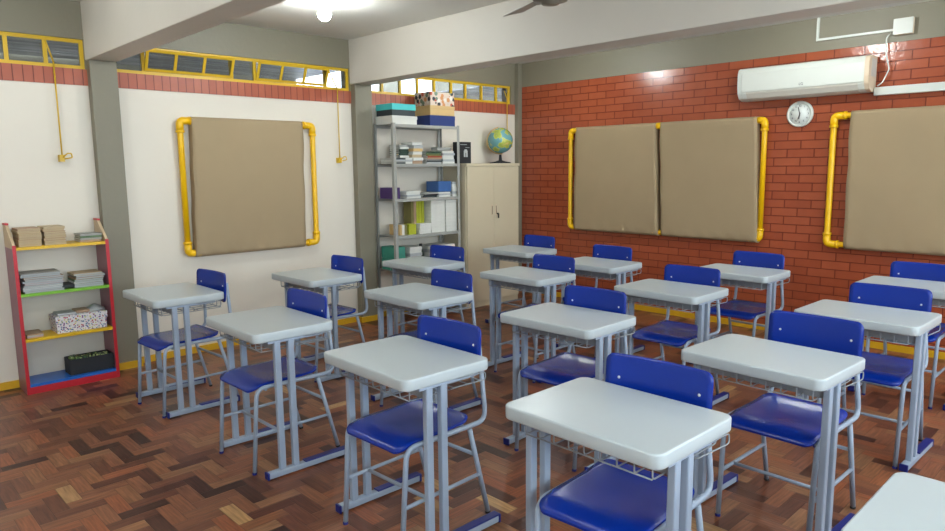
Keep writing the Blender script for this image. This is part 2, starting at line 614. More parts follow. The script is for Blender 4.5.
# pillars and beams
for i, (a, c) in enumerate(PIL):
    b = MB(); b.box(a, c, -0.08, 0.0, 0, 2.37)
    struct(b.build('pillar', 'grey_wall', bevel=.006), ['grey pillar beside the red bookshelf', 'grey pillar beside the metal bookcase'][i])
    b = MB(); b.box(a - .005, c + .005, YB, 0, 2.37, ZC)
    struct(b.build('beam', 'beam', bevel=.006), ['white concrete beam nearer the camera', 'white concrete beam nearer the brick wall'][i])
b = MB(); b.box(-0.07, 0, -0.06, 0, 0, ZC)
struct(b.build('pillar', 'grey_wall', bevel=.004), 'narrow grey pillar in the corner')
b = MB()
b.box(XD, PIL[0][0], -0.014, 0, 0, .055); b.box(PIL[0][1], PIL[1][0], -0.014, 0, 0, .055); b.box(PIL[1][1], -.07, -0.014, 0, 0, .055)
for a, c in PIL:
    b.box(a - .014, c + .014, -.094, -.08, 0, .055); b.box(a - .014, a, -.08, -.014, 0, .055); b.box(c, c + .014, -.08, -.014, 0, .055)
struct(b.build('baseboard_left', 'yellow_dark'), 'yellow painted baseboard under the white wall')
b = MB(); b.box(-.014, 0, YB, -.06, 0, .055)
struct(b.build('baseboard_right', 'yellow_dark'), 'yellow painted baseboard under the brick wall')

# high windows: frame, tilting casements, panes
def high_window(n, x0, x1, mull, tilts, label):
    w_ = bpy.data.objects.new('window_%d' % n, None)
    COL.objects.link(w_)
    struct(w_, label)
    t = .013
    f = MB()
    f.box(x0, x1, .02, .05, ZW0, ZW0 + .026); f.box(x0, x1, .02, .05, ZW1 - .026, ZW1)
    for x in [x0 + t] + mull['fixed'] + [x1 - t]:
        f.box(x - t, x + t, .021, .049, ZW0 + .026, ZW1 - .026)
    f.build('window_frame', 'yellow', w_)
    edges = sorted([x0 + t] + mull['fixed'] + [x1 - t] + mull['moving'])
    tilted = lambda a, c: any(p <= (a + c) / 2 <= q for p, q in tilts)
    for a, c in tilts:
        g = MB()
        zs = (ZW0 + .028, ZW1 - .028)
        th = 0.075
        def pt(x, z, o):
            u = (z - zs[0]) / (zs[1] - zs[0])
            return (x, .012 - th * u + o, z)
        def bar(xa, xc, za, zc):
            vs = []
            for o in (0, .014):
                vs.append([pt(xa, za, o), pt(xc, za, o), pt(xc, zc, o), pt(xa, zc, o)])
            g.loops(vs, smooth=False)
        for x in [a + .012] + [m for m in mull['moving'] if a < m < c] + [c - .012]:
            bar(x - .011, x + .011, zs[0] + .02, zs[1] - .02)
        bar(a, c, zs[0], zs[0] + .0199); bar(a, c, zs[1] - .0199, zs[1])
        
        cs = g.build('casement', 'yellow', w_)
        ms = [a] + [m for m in mull['moving'] if a < m < c] + [c]
        for p, q in zip(ms, ms[1:]):
            h = MB()
            h.loops([[pt(p, zs[0], .006), pt(q, zs[0], .006), pt(q, zs[1], .006), pt(p, zs[1], .006)],
                     [pt(p, zs[0], .009), pt(q, zs[0], .009), pt(q, zs[1], .009), pt(p, zs[1], .009)]], smooth=False)
            h.build('pane', 'pane', cs)
    fixed_edges = sorted([x0 + t] + mull['fixed'] + [x1 - t])
    for p, q in zip(fixed_edges, fixed_edges[1:]):
        if not tilted(p, q):
            h = MB(); h.box(p, q, .033, .036, ZW0 + .01, ZW1 - .01)
            h.build('pane', 'pane', w_)
high_window(1, -7.05, -4.795, {'fixed': [-6.57, -6.31, -6.05, -5.79, -5.54, -5.285, -5.045], 'moving': []}, [], 'yellow-framed high window strip left of the first pillar')
high_window(2, -4.60, -2.455, {'fixed': [-4.372, -3.647, -3.431, -2.714, ], 'moving': [-4.136, -3.902, -3.196, -2.961]},
            [(-4.372, -3.647), (-3.431, -2.714)], 'yellow-framed high window strip between the two pillars')
high_window(3, -2.25, -0.135, {'fixed': [-2.045, -1.81, -1.575, -1.34, -1.09, -0.87, -0.612, -0.368], 'moving': []}, [], 'yellow-framed high window strip above the metal bookcase')

# covered walkway outside the high windows, its far wall added to darken panes
b = MB()
b.box(-3.6, -.75, .16, 4.0, 2.93, 2.95); b.box(-.75, 2.2, .16, 1.3, 2.93, 2.95); b.box(2.2, 8, .16, 4.0, 2.93, 2.95)  # roof shaped with an opening so sky brightens the panes there
y = .16
while y < 3.9:
    g = random.uniform(.006, .03)  # slits added to give bright streaks in the left panes
    y1 = min(y + random.uniform(.12, .3), 4.0)
    b.box(-11, -3.6, y, y1, 2.93, 2.95)
    y = y1 + g
struct(b.build('walkway_roof', 'roof'), 'grey sheet roof of the walkway outside')
b = MB(); b.box(-11, -.72, 4.0, 4.15, -.02, 3.2); b.box(.95, 1.35, 4.0, 4.15, -.02, 3.2); b.box(2.2, 9, 4.0, 4.15, -.02, 3.2)  # added pieces stand behind dark panes, gaps leave the others bright
struct(b.build('added_dark_wall', 'grey_wall'), 'added grey wall outside that darkens the high panes')
b = MB(); b.box(-11, 6, 0.15, 8.0, -.12, -.02)
struct(b.build('walkway_floor', 'grey_wall'))

# window opening rods
def opener(x, ztop, zbot, ax, az, label):
    t = thing('window_opener', label, 'window opener', (x, 0, zbot), group='rod openers of the high windows')
    m = MB(); m.tube([(0, -.035, 0), (0, -.035, ztop - zbot)], .0055, 6)
    m.build('rod', 'yellow', t)
    m = MB(); m.tube([(0, -.035, ztop - zbot), (ax - x, -.045, az - zbot)], .006, 6)
    m.build('arm', 'yellow', t)
    m = MB()
    m.box(-.02, .012, -.05, 0, -.03, .02)
    m.tube([(0, -.05, .0), (.03, -.06, .03), (.055, -.06, .03), (.06, -.06, -.0), (.01, -.06, -.01)], .005, 6, .008)
    m.build('lever', 'yellow', t)
opener(-5.012, 2.335, 1.655, -5.055, 2.48, 'thin yellow rod with lever hanging down the wall above the red bookshelf')
opener(-2.622, 2.31, 1.64, -2.722, 2.48, 'thin yellow rod with lever hanging beside the second grey pillar')
opener(-.24, 2.36, 1.80, -.30, 2.45, 'thin yellow rod hanging from the high window behind the globe')

# ================================================================ fabric boards on pipe frames
def M4(axis):
    # local (u along wall, w out of wall, z)
    if axis == 'A':
        return lambda u, w_, z: (u, -w_, z)
    return lambda u, w_, z: (-w_, u, z)
def board(axis, u0, u1, panels, posts, label, z0=.865, z1=1.955, open_end=None):
    """pipe frame standing 5 cm off the wall, cloth wrapped over the top and bottom pipes"""
    f = M4(axis)
    t = thing('cloth_board', label, 'notice board', f((u0 + u1) / 2, 0, z0))
    base = Vector(t.location)
    q = lambda u, w_, z: Vector(f(u, w_, z)) - base
    r = .0245
    m = MB()
    m.tube([q(u0, .045, z0), q(u1, .045, z0), q(u1, .045, z1), q(u0, .045, z1), q(u0, .045, z0 + .001)], r, 10, .03)
    m.build('pipe_frame', 'yellow_pipe', t)
    for u in (u0, u1):
        for z, s in ((z0, 1), (z1, -1)):
            e = MB()
            d = 1 if u == u0 else -1
            e.tube([q(u + d * .085, .045, z), q(u, .045, z), q(u, .045, z + s * .085)], r * 1.25, 12, .035, 6)
            e.tube([q(u + d * .078, .045, z), q(u + d * .098, .045, z)], r * 1.42, 12)
            e.tube([q(u, .045, z + s * .078), q(u, .045, z + s * .098)], r * 1.42, 12)
            e.build('elbow', 'yellow_pipe', t)
    for u in posts:
        for z in (z0, z1):
            e = MB()
            e.tube([q(u - .03, .045, z), q(u + .03, .045, z)], r * 1.4, 12)
            e.build('tee_fitting', 'yellow_pipe', t)
    for (a, c, a2, c2) in panels:
        e = MB()
        nu, nz = 28, 24
        rr = .035
        outline = []
        # loop over the profile: front (bottom to top), round the top pipe, back, round the bottom
        prof = []
        for k in range(nz + 1):
            prof.append((.045 + rr, z0 + (z1 - z0) * k / nz, 1))
        for k in range(1, 8):
            an = PI * k / 8
            prof.append((.045 + rr * math.cos(an), z1 + rr * math.sin(an), 0))
        for k in range(nz + 1):
            prof.append((.045 - rr, z1 - (z1 - z0) * k / nz, 0))
        for k in range(1, 8):
            an = PI * k / 8
            prof.append((.045 - rr * math.cos(an), z0 - rr * math.sin(an), 0))
        rings = []
        for i in range(nu + 1):
            s_ = i / nu
            ring = []
            for (w_, z, fr) in prof:
                tz = (z - z0) / (z1 - z0)
                ua = a2 + (a - a2) * tz; uc = c2 + (c - c2) * tz
                u = ua + (uc - ua) * s_
                edge = math.exp(-min(s_, 1 - s_) * 30)
                wob = fr * (.0025 * math.sin(7 * s_ + 5 * tz) + .004 * edge * math.sin(14 * tz + 3 * s_)) + .006 * math.exp(-abs(tz) * 12) * math.sin(40 * s_ + a * 9) * fr
                ring.append(q(u + .003 * edge * math.sin(17 * tz), w_ + wob, z))
            rings.append(ring)
        e.loops(rings, cap=True)
        e.build('cloth_cover', 'fabric', t)
    return t
board('A', -4.148, -2.922, [(-4.06, -3.035, -4.095, -3.06)], [], 'brown cloth board in a yellow pipe frame on the white wall')
board('B', -3.065, -.848, [(-1.955, -.932, -2.012, -.925), (-2.998, -2.005, -3.054, -2.055)], [-1.98], 'double brown cloth board in one yellow pipe frame on the brick wall')
board('B', -5.95, -3.653, [(-4.82, -3.787, -4.82, -3.80), (-5.87, -4.85, -5.87, -4.85)], [-4.835], 'brown cloth board in a yellow pipe frame, cut off by the right edge')

# ================================================================ desks and chairs
def make_desk():
    t = thing('school_desk', '', 'desk')
    m = MB(); m.slab(.604, .455, .038, .713, .760, .0065, seg=7)
    m.build('desktop', 'top', t)
    for s in (-1, 1):
        for x in (-.100, -.026):
            m = MB(); m.box(x - .0165, x + .0165, s * .277 - .014, s * .277 + .014, .035, .708, .005)
            m.build('upright', 'metal', t)
        m = MB(); m.box(-.18, .275, s * .277 - .019, s * .277 + .019, .006, .038, .006)
        ft = m.build('foot_rail', 'metal', t)
        m = MB(); m.box(-.190, -.179, s * .277 - .020, s * .277 + .020, .003, .0405, .003)
        c = m.build('end_cap', 'blue_foot', ft); c['label'] = 'blue plastic cap'
        m = MB(); m.box(.022, .283, s * .277 - .0200, s * .277 + .0200, .0365, .0445, .003); m.box(.274, .286, s * .277 - .020, s * .277 + .020, .003, .041, .003)
        c = m.build('foot_cover', 'blue_foot', ft); c['label'] = 'blue plastic cover on the rear end'
        m = MB(); m.box(-.15, .16, s * .277 - .012, s * .277 + .012, .700, .7125)
        m.build('top_bracket', 'metal', t)
    m = MB(); m.box(-.098, -.090, -.262, .262, .650, .708)
    m.box(.0, .012, -.262, .262, .68, .708)
    m.build('crossbar', 'basket', t)
    # open wire book tray under the top
    m = MB()
    r = .0028
    x0, x1 = -.165, .215
    za, zb = .654, .698
    for z in (za, zb):
        m.tube([(x1, -.245, z), (x1, .245, z)], r, 5)
        m.tube([(x0, -.245, z), (x0, .245, z)], r, 5)
    for y in [-.245 + .49 * k / 8 for k in range(9)]:
        m.tube([(x0, y, .713), (x0, y, za), (x1, y, za), (x1, y, zb)], r, 5, .012, 2)
    for y in (-.245, .245):
        m.tube([(x0, y, zb), (x1, y, zb)], r, 5)
    for x in (-.09, -.01, .07, .145):
        m.tube([(x, -.245, za), (x, .245, za)], r * .8, 4)
    for y in (-.298, .298):
        m.tube([(.03, y * .96, zb + .01), (x1 - .02, y, zb + .01), (x1 - .02, y, za + .02), (.03, y * .96, za + .02)], r, 5, .012, 2)
        m.tube([(.03, y * .96, za + .02), (.03, y * .86, za + .005)], r, 4)
    m.build('wire_tray', 'basket', t)
    return t

def shell(mb, outline, rings, f_top, f_bot):
    """thick sheet over a 2-D outline: concentric rings mapped by f_top / f_bot"""
    n = len(outline)
    def layer(f):
        vs = []
        for k in range(rings):
            s_ = 1 - k / rings
            vs.append([mb.bm.verts.new(f(a * s_, c * s_)) for a, c in outline])
        ce = mb.bm.verts.new(f(0, 0))
        for A, B in zip(vs, vs[1:]):
            for i in range(n):
                mb.face([A[i], A[(i + 1) % n], B[(i + 1) % n], B[i]], True)
        for i in range(n):
            mb.face([vs[-1][i], vs[-1][(i + 1) % n], ce], True)
        return vs[0]
    A, B = layer(f_top), layer(f_bot)
    for i in range(n):
        mb.face([A[i], B[i], B[(i + 1) % n], A[(i + 1) % n]], False)
def rrect(wa, wb, r, seg=7, sub=5):
    o = []
    cs = [(1, 1, 0), (-1, 1, 90), (-1, -1, 180), (1, -1, 270)]
    for i, (sa, sb, a0) in enumerate(cs):
        for k in range(seg + 1):
            an = R(a0 + 90 * k / seg)
            o.append((sa * (wa - r) + r * math.cos(an), sb * (wb - r) + r * math.sin(an)))
        na, nb, n0 = cs[(i + 1) % 4]
        p = o[-1]
        q_ = (na * (wa - r) + r * math.cos(R(n0)), nb * (wb - r) + r * math.sin(R(n0)))
        for k in range(1, sub):
            u = k / sub
            o.append((p[0] + (q_[0] - p[0]) * u, p[1] + (q_[1] - p[1]) * u))
    return o
def make_chair():
    t = thing('school_chair', '', 'chair')
    TR = .0112
    for s in (-1, 1):
        y = s * .196
        m = MB()
        m.tube([(-.205, s * .193, .012), (-.172, y, .448), (.288, y, .441), (.2785, y * .84, .80)], TR, 10, .055, 6)
        f = m.build('side_frame', 'metal', t)
        m = MB(); m.lathe([(.0118, 0), (.0122, .002), (.0120, .010), (.0112, .011)], (-.206, s * .193, 0), 10)
        m.build('foot_tip', 'blue_foot', f)
        m = MB(); m.tube([(.185, y, .43), (.295, s * .198, .012)], TR, 10)
        f = m.build('rear_leg', 'metal', t)
        m = MB(); m.lathe([(.0118, 0), (.0122, .002), (.0120, .010), (.0112, .011)], (.296, s * .198, 0), 10)
        m.build('foot_tip', 'dark', f)
        m = MB(); m.tube([(-.190, s * .199, .205), (.243, s * .197, .205)], .0085, 8)
        m.build('stretcher', 'metal', t)
    m = MB(); m.tube([(-.07, -.197, .205), (-.07, .197, .205)], .0085, 8)
    m.build('crossbar', 'metal', t)
    m = MB(); m.tube([(.222, -.197, .30), (.222, .197, .30)], .0085, 8)
    m.build('crossbar', 'metal', t)
    for x, z in ((.17, .438), (-.12, .434)):
        m = MB(); m.tube([(x, -.195, z), (x, .195, z)], .0085, 8)
        m.build('seat_support', 'metal', t)
    # moulded seat: waterfall front, dished middle, raised rear edge
    def zt(a, c):
        x = a
        z = .468 - .009 * math.cos(min(1, abs(c) / .2) * PI / 2) * math.exp(-((x - .03) / .13) ** 2)
        if x < -.10:
            z -= .032 * ((-x - .10) / .105) ** 2.2
        if x > .12:
            z += .9 * (x - .12) ** 2 / .10 * .25
        z -= .004 * (abs(c) / .2) ** 4
        return z
    m = MB()
    out = rrect(.205, .190, .042)
    shell(m, out, 9, lambda a, c: (a + .0, c, zt(a, c)), lambda a, c: (a * .992, c * .992, zt(a, c) - .009))
    m.build('seat', 'blue', t)
    # backrest: curved sheet, upright
    def xb(c, z):
        return .262 + .024 * (1 - (abs(c) / .205) ** 2) + .01 * ((z - .77) / .1) * .6
    m = MB()
    out = rrect(.206, .098, .032)
    f1 = lambda a, c: (xb(a, .77 + c) - .016, a, .772 + c)
    f2 = lambda a, c: (xb(a, .77 + c) - .007, a * .985, .772 + c * .985)
    shell(m, out, 8, f1, f2)
    br = m.build('backrest', 'blue', t)
    for s in (-1, 1):
        m = MB()
        m.lathe([(.001, -.003), (.004, -.0025), (.0055, 0), (.0055, .003)], (xb(s * .155, .782) - .017, s * .155, .782), 10, 'x')
        m.build('rivet', 'rivet', br)
    return t

FILE = 'white-topped school desk '
DESKS = [  # key, x, y, rot, chair dx, dy, chair rot, desk label, chair label
 ('D1', -4.71, -1.17, 0, .00, -.04, 3.0, 'white-topped desk nearest the red bookshelf, close to the white wall', 'blue chair tucked under the desk nearest the red bookshelf'),
 ('D10', -3.65, -1.22, 0, .01, -.04, 2.8, 'white-topped desk by the white wall in front of the second grey pillar', 'blue chair against the white wall left of the second grey pillar'),
 ('D11', -2.65, -1.30, 0, .02, -.02, 4.5, 'white-topped desk standing right in front of the metal bookcase', 'blue chair between the metal bookcase and the desk standing in front of it'),
 ('D12', -1.42, -1.30, 0, .01, -.02, -1.8, 'farthest white-topped desk, in front of the cream cabinet', 'farthest blue chair, between the cream cabinet and the brick wall corner'),
 ('D2', -4.68, -2.43, -1.0, .0, .03, .5, 'white-topped desk in the left foreground, second from the red bookshelf', 'blue chair tucked under the second desk from the red bookshelf'),
 ('D8', -3.61, -2.39, -.5, .00, -.04, -1.2, 'white-topped desk just behind the large left-of-centre foreground desk', 'blue chair one row nearer the camera than the chair at the metal bookcase'),
 ('D13', -2.53, -2.38, 0, .00, -.05, .4, 'white-topped desk in front of the desk by the cream cabinet', 'blue chair directly in front of the farthest desk'),
 ('D14', -1.69, -2.42, 0, .01, .045, -1.9, 'white-topped desk under the left half of the double cloth board', 'blue chair under the left half of the double cloth board'),
 ('D3', -4.62, -3.522, -1.0, .00, -.01, 1.8, 'large white-topped desk left of centre in the foreground, chair seat fully visible', 'blue chair under the large desk left of centre in the foreground'),
 ('D7', -3.51, -3.53, 1.5, .01, .00, 2.5, 'white-topped desk at the centre of the picture behind the front middle desk', 'blue chair at the desk in the centre of the picture'),
 ('D9', -2.37, -3.49, -.5, .01, -.01, .4, 'white-topped desk in front of the one under the right end of the double cloth board', 'blue chair at the second desk out from the double cloth board right half'),
 ('D15', -1.33, -3.475, -.5, .01, -.02, -1.8, 'white-topped desk nearest the brick wall under the wall clock', 'blue chair against the brick wall below the wall clock'),
 ('D4', -4.555, -4.55, -.5, .0, -.015, 3.0, 'largest white-topped desk, front middle of the picture', 'nearest blue chair, under the front middle desk'),
 ('D5', -3.53, -4.63, -2.5, .12, -.035, -1.2, 'white-topped desk right of centre with its chair pulled out a little', 'blue chair pulled out a little behind the right-of-centre desk'),
 ('D6', -2.346, -4.65, -1.0, .03, -.035, .8, 'white-topped desk at the right edge, one before the brick wall desk', 'blue chair at the right, between the two desks below the last cloth board'),
 ('D16', -1.18, -4.59, 0, .005, .0, 0, 'white-topped desk cut by the right edge, nearest the brick wall', 'blue chair by the brick wall under the last cloth board'),
 ('D17', -4.64, -5.63, 0, None, 0, 0, 'white desktop corner in the bottom right corner of the picture', ''),
 ('D18', -3.845, -5.665, 0, None, 0, 0, 'desk of which only a white corner shows at the right edge', ''),
]
desk0, chair0 = make_desk(), make_chair()
first = True
for (k, x, y, rot, dx, dy, crot, dl, cl) in DESKS:
    d = desk0 if first else copy_tree(desk0)
    d.location = (x, y, 0); d.rotation_euler = (0, 0, R(rot))
    tag(d, dl, 'desk', 'white-topped school desks set out in rows')
    if dx is not None:
        c = chair0 if first else copy_tree(chair0)
        c.location = (x + dx, y + dy, 0); c.rotation_euler = (0, 0, R(crot))
        tag(c, cl, 'chair', 'blue school chairs tucked under the desks')
    first = False

# ================================================================ red bookshelf for children
KX0, KX1, KY = -5.42, -4.818, -.27
t = thing('bookshelf', 'low red bookshelf with yellow, green and blue shelves against the white wall', 'bookshelf', ((KX0 + KX1) / 2, -.14, 0))
ox, oy = (KX0 + KX1) / 2, -.14
for x0, x1 in ((KX0, KX0 + .018), (KX1 - .018, KX1)):
    m = MB(); m.box(x0 - ox, x1 - ox, KY + .006 - oy, -.016 - oy, 0, 1.03)
    m.build('side_panel', 'mauve', t)
    m = MB(); m.box(x0 - ox - .002, x1 - ox + .002, KY - oy, KY + .0055 - oy, 0, 1.055)
    m.build('edge_strip', 'red', t)
    m = MB(); m.prism([(KY + .006 - oy, 1.0305), (-.016 - oy, 1.0305), (-.016 - oy, 1.187), (-.10 - oy, 1.187), (KY + .006 - oy, 1.06)], x0 - ox, x1 - ox, 'x')
    m.build('top_bracket', 'wood', t)
    m = MB(); m.box(x0 - ox - .002, x1 - ox + .002, -.105 - oy, -.016 - oy, 1.187, 1.2)
    m.build('top_cap', 'red', t)
KZ = [(1.040, 's_yellow'), (.714, 's_green'), (.393, 's_yellow'), (.070, 's_blue')]
for z, c in KZ:
    m = MB(); m.box(KX0 + .019 - ox, KX1 - .019 - ox, KY + .002 - oy, -.018 - oy, z - .020, z)
    o = m.build('shelf', c, t); o['label'] = {'s_yellow': 'yellow shelf', 's_green': 'green shelf', 's_blue': 'blue bottom shelf'}[c]
m = MB(); m.box(KX0 + .019 - ox, KX1 - .019 - ox, KY + .001 - oy, KY + .018 - oy, 0, .049)
m.build('plinth', 'red', t)

# piles of books and papers: each one a thing of its own
def book(name, cat, x0, x1, y0, y1, z, h, cover, pages='paper', rot=0.0, label='', group=None, single=False, front=False):
    cx, cy = (x0 + x1) / 2, (y0 + y1) / 2
    w2, d2 = (x1 - x0) / 2, (y1 - y0) / 2
    m = MB()
    c = min(.003, h * .16)
    if single:
        m.box(-w2, w2, -d2, d2, 0, h)
        o = m.build(name, cover)
    else:
        m.box(-w2, w2, -d2, d2, 0, c); m.box(-w2, w2, -d2, d2, h - c, h)
        if front:
            m.box(-w2, w2, -d2, -d2 + .003, c, h - c)
            m.mi = 1
            m.box(-w2 + .003, w2 - .003, -d2 + .003, d2 - .003, c, h - c)
        else:
            m.box(-w2, -w2 + c, -d2, d2, c, h - c)
            m.mi = 1
            m.box(-w2 + c, w2 - .003, -d2 + .003, d2 - .003, c, h - c)
        o = m.build(name, [cover, pages])
    o.location = (cx, cy, z)
    o.rotation_euler = (0, 0, R(rot))
    return tag(o, label, cat, group)
def pile(name, cat, x0, x1, y0, y1, z, top, covers, label, group, jit=.008, rj=2.5, pages='paper', single=False, hs=None, front=False):
    zz = z + .0008
    n = len(covers)
    H = (top - z) - .0008 * n
    for i, c in enumerate(covers):
        h = H / n if hs is None else H * hs[i]
        a, b_ = random.uniform(-jit, jit), random.uniform(-jit, jit)
        book(name, cat, x0 + a, x1 + a - abs(b_) * .6, y0 + b_, y1 + b_ * .5, zz, h, c, pages, random.uniform(-rj, rj), label if isinstance(label, str) else label[i], group, single, front)
        zz += h + .0008
zt_ = 1.040
pile('booklet', 'book', -5.375, -5.235, -.245, -.05, zt_, 1.165, ['kraft', 'pile', 'kraft', 'clay', 'pile', 'kraft', 'pile', 'clay'], 'brown paper booklet in the left pile on the top yellow shelf', 'booklets in the left pile', .004, 1.2, 'pile')
pile('booklet', 'book', -5.222, -5.085, -.245, -.05, zt_, 1.168, ['pile', 'kraft', 'clay', 'kraft', 'pile', 'clay', 'kraft', 'pile'], 'brown paper booklet in the second pile on the top yellow shelf', 'booklets in the second pile', .005, 1.5, 'pile')
pile('booklet', 'book', -4.99, -4.845, -.22, -.06, zt_, 1.10, ['clay', 'grey', 'pgreen', 'grey'], 'grey-green booklet lying at the right of the top yellow shelf', 'booklets right on the top shelf', .005, 2, front=True)
pile('magazine', 'magazine', -5.375, -5.13, -.25, -.05, .714, .85, ['grey', 'silver', 'paper', 'grey', 'pink', 'silver', 'grey', 'clay', 'silver', 'grey'], 'thin grey magazine in the tall left pile on the green shelf', 'magazines in the left pile', .010, 3, 'silver')
pile('magazine', 'magazine', -5.05, -4.855, -.235, -.05, .714, .815, ['silver', 'grey', 'paper', 'pgreen', 'clay', 'grey', 'pile'], 'magazine in the right pile on the green shelf', 'magazines in the right pile', .008, 3, 'silver')
m = MB(); m.box(-.06, .06, -.08, .08, 0, .03, .008)
tag(m.build('pencil_case', 'black', loc=(-5.105, -.15, .7145)), 'small dark case between the two magazine piles', 'case')
pile('paper_sheet', 'paper', -5.375, -5.275, -.23, -.06, .393, .418, ['pink', 'silver', 'clay'], 'thin pinkish paper lying at the left of the lower yellow shelf', 'papers on the lower yellow shelf', .004, 3, single=True)
# printed box with things on its lid
t = thing('storage_box', 'white box printed with small colourful figures on the lower yellow shelf', 'box', (-5.03, -.15, .394))
m = MB(); m.box(-.165, .165, -.085, .09, 0, .105, .003)
m.build('box_body', 'print_box', t)
m = MB(); m.box(-.172, .172, -.092, .095, .075, .125, .003)
m.build('lid', 'print_box', t)
for i, (dx, dy, a, b_, h, c) in enumerate(((-.09, .0, .06, .07, .016, 'silver'), (.02, .01, .045, .06, .02, 'clay'))):
    m = MB(); m.box(-a, a, -b_, b_, 0, h, .004)
    tag(m.build('folder', c, loc=(-5.03 + dx, -.15 + dy, .5198)), ['grey folder lying on the left of the printed box', 'brownish folder lying on the middle of the printed box'][i], 'folder')
m = MB()
m.bm.free(); m = MB()
rs = []
for k in range(7):
    zz = k / 6
    rs.append([( .06 * (1 - zz ** 2 * .8) * math.cos(2 * PI * j / 14) * (1 + .25 * math.sin(3 * j + k)), .06 * (1 - zz ** 2 * .8) * math.sin(2 * PI * j / 14) * (1 + .2 * math.cos(2 * j + k)), zz * .045) for j in range(14)])
m.loops(rs)
tag(m.build('plastic_bag', 'silver', loc=(-4.918, -.145, .5198)), 'crumpled grey plastic bag on the right of the printed box', 'bag')
# dark open box
t = thing('open_box', 'dark open box of green paper scraps on the blue bottom shelf', 'box', (-4.988, -.16, .0712))
m = MB()
m.box(-.148, .148, -.075, .075, 0, .004)
for q in ((-.148, .148, -.075, -.072), (-.148, .148, .072, .075), (-.148, -.145, -.072, .072), (.145, .148, -.072, .072)):
    m.box(q[0], q[1], q[2], q[3], .004, .115)
m.build('box_body', 'black', t)
m = MB()
for k in range(60):
    x, y = random.uniform(-.128, .128), random.uniform(-.055, .055)
    z = random.uniform(.085, .105); a = random.uniform(.005, .014)
    m.box(x - a, x + a, y - a, y + a, z, z + random.uniform(.006, .022))
m.box(-.144, .144, -.07, .07, .005, .09)
o = m.build('scraps', 'fluff', t); o['kind'] = 'stuff'; o['label'] = 'green paper scraps filling the box'

# ================================================================ metal bookcase
BX0, BX1, BY0, BY1 = -2.205, -1.318, -.345, -.03
LV = [.16, .522, .877, 1.248, 1.597, 1.985]
bx, by = (BX0 + BX1) / 2, (BY0 + BY1) / 2
t = thing('metal_bookcase', 'tall open grey metal bookcase beside the grey pillar', 'bookcase', (bx, by, 0))
for sx, x in ((1, BX0), (-1, BX1)):
    for sy, y in ((1, BY0), (-1, BY1)):
        m = MB()
        xa, xb_ = sorted((x, x + sx * .034)); ya, yb_ = sorted((y, y + sy * .003))
        m.box(xa - bx, xb_ - bx, ya - by, yb_ - by, 0, 1.995)
        xa, xb_ = sorted((x, x + sx * .003)); ya, yb_ = sorted((y + sy * .003, y + sy * .034))
        m.box(xa - bx, xb_ - bx, ya - by, yb_ - by, 0, 1.995)
        m.build('post', 'shelf_metal', t)
for z in LV:
    m = MB()
    m.box(BX0 + .004 - bx, BX1 - .004 - bx, BY0 + .004 - by, BY1 - .004 - by, z - .002, z)
    m.box(BX0 + .004 - bx, BX1 - .004 - bx, BY0 + .0035 - by, BY0 + .006 - by, z - .03, z - .002)
    m.box(BX0 + .004 - bx, BX1 - .004 - bx, BY1 - .006 - by, BY1 - .0035 - by, z - .03, z - .002)
    m.build('shelf', 'shelf_metal', t)

def lidbox(x0, x1, y0, y1, z0, z1, c, cl, zl, label, over=.004, name='storage_box'):
    t = thing(name, label, 'box', ((x0 + x1) / 2, (y0 + y1) / 2, z0))
    a, b_ = (x1 - x0) / 2, (y1 - y0) / 2
    m = MB(); m.box(-a, a, -b_, b_, 0, z1 - z0 - .003, .002)
    m.build('box_body', c, t)
    m = MB(); m.box(-a - over, a + over, -b_ - over, b_ + over, zl - z0, z1 - z0, .002)
    m.build('lid', cl, t)
    return t
lidbox(-2.185, -1.875, -.315, -.045, 1.9865, 2.068, 'paper', 'paper', 2.035, 'flat white lidded box on top of the metal bookcase, under the teal box')
lidbox(-2.18, -1.89, -.31, -.05, 2.069, 2.185, 'slate', 'teal', 2.125, 'dark box with a teal lid on top of the metal bookcase')
lidbox(-1.70, -1.35, -.315, -.045, 1.9865, 2.092, 'navy', 'navy', 2.05, 'navy blue box on top of the metal bookcase, lowest of its stack', .001)
lidbox(-1.69, -1.352, -.31, -.05, 2.0935, 2.192, 'tan', 'tan', 2.16, 'kraft brown box between the navy and the picture-covered box')
lidbox(-1.682, -1.352, -.308, -.052, 2.1935, 2.330, 'collage', 'collage', 2.31, 'box covered in small coloured pictures, topmost on the metal bookcase', .001)

z = LV[4]
pile('magazine', 'magazine', -2.17, -2.03, -.31, -.08, z, z + .055, ['slate', 'grey', 'silver', 'slate'], 'flat dark magazine behind the left post of the bookcase, second level', 'magazines behind the left post', .003, 2, front=True)
pile('paper_stack', 'paper', -2.02, -1.93, -.30, -.09, z, z + .06, ['paper', 'silver', 'paper'], 'white paper bundle under the tall book pile, left side of the second level', 'white paper bundles left on the second level', .006, 2, single=True)
pile('book', 'book', -1.925, -1.80, -.31, -.12, z, z + .215, ['clay', 'paper', 'pile', 'paper', 'tan', 'silver', 'paper'], 'pale book in the tall crooked pile on the second bookcase level', 'pale books in the tall pile', .012, 5, single=True)
pile('book', 'book', -2.065, -1.945, -.26, -.10, z + .0616, z + .19, ['paper', 'dgreen', 'dgreen', 'dgreen', 'paper', 'grey'], 'dark green book in the crooked pile on the second bookcase level', 'dark books in the crooked pile', .008, 4, front=True)
pile('book', 'book', -1.75, -1.545, -.31, -.10, z, z + .125, ['silver', 'slate', 'grey', 'clay', 'pred', 'olive', 'pgreen', 'dgreen'], 'coloured book in the middle pile on the second bookcase level', 'coloured books in the middle pile', .008, 2, front=True)
pile('paper_stack', 'paper', -1.525, -1.36, -.31, -.10, z, z + .13, ['paper', 'silver', 'paper', 'paper', 'silver', 'paper'], 'white paper bundle at the right end of the second bookcase level', 'white paper bundles right on the second level', .006, 2, single=True)
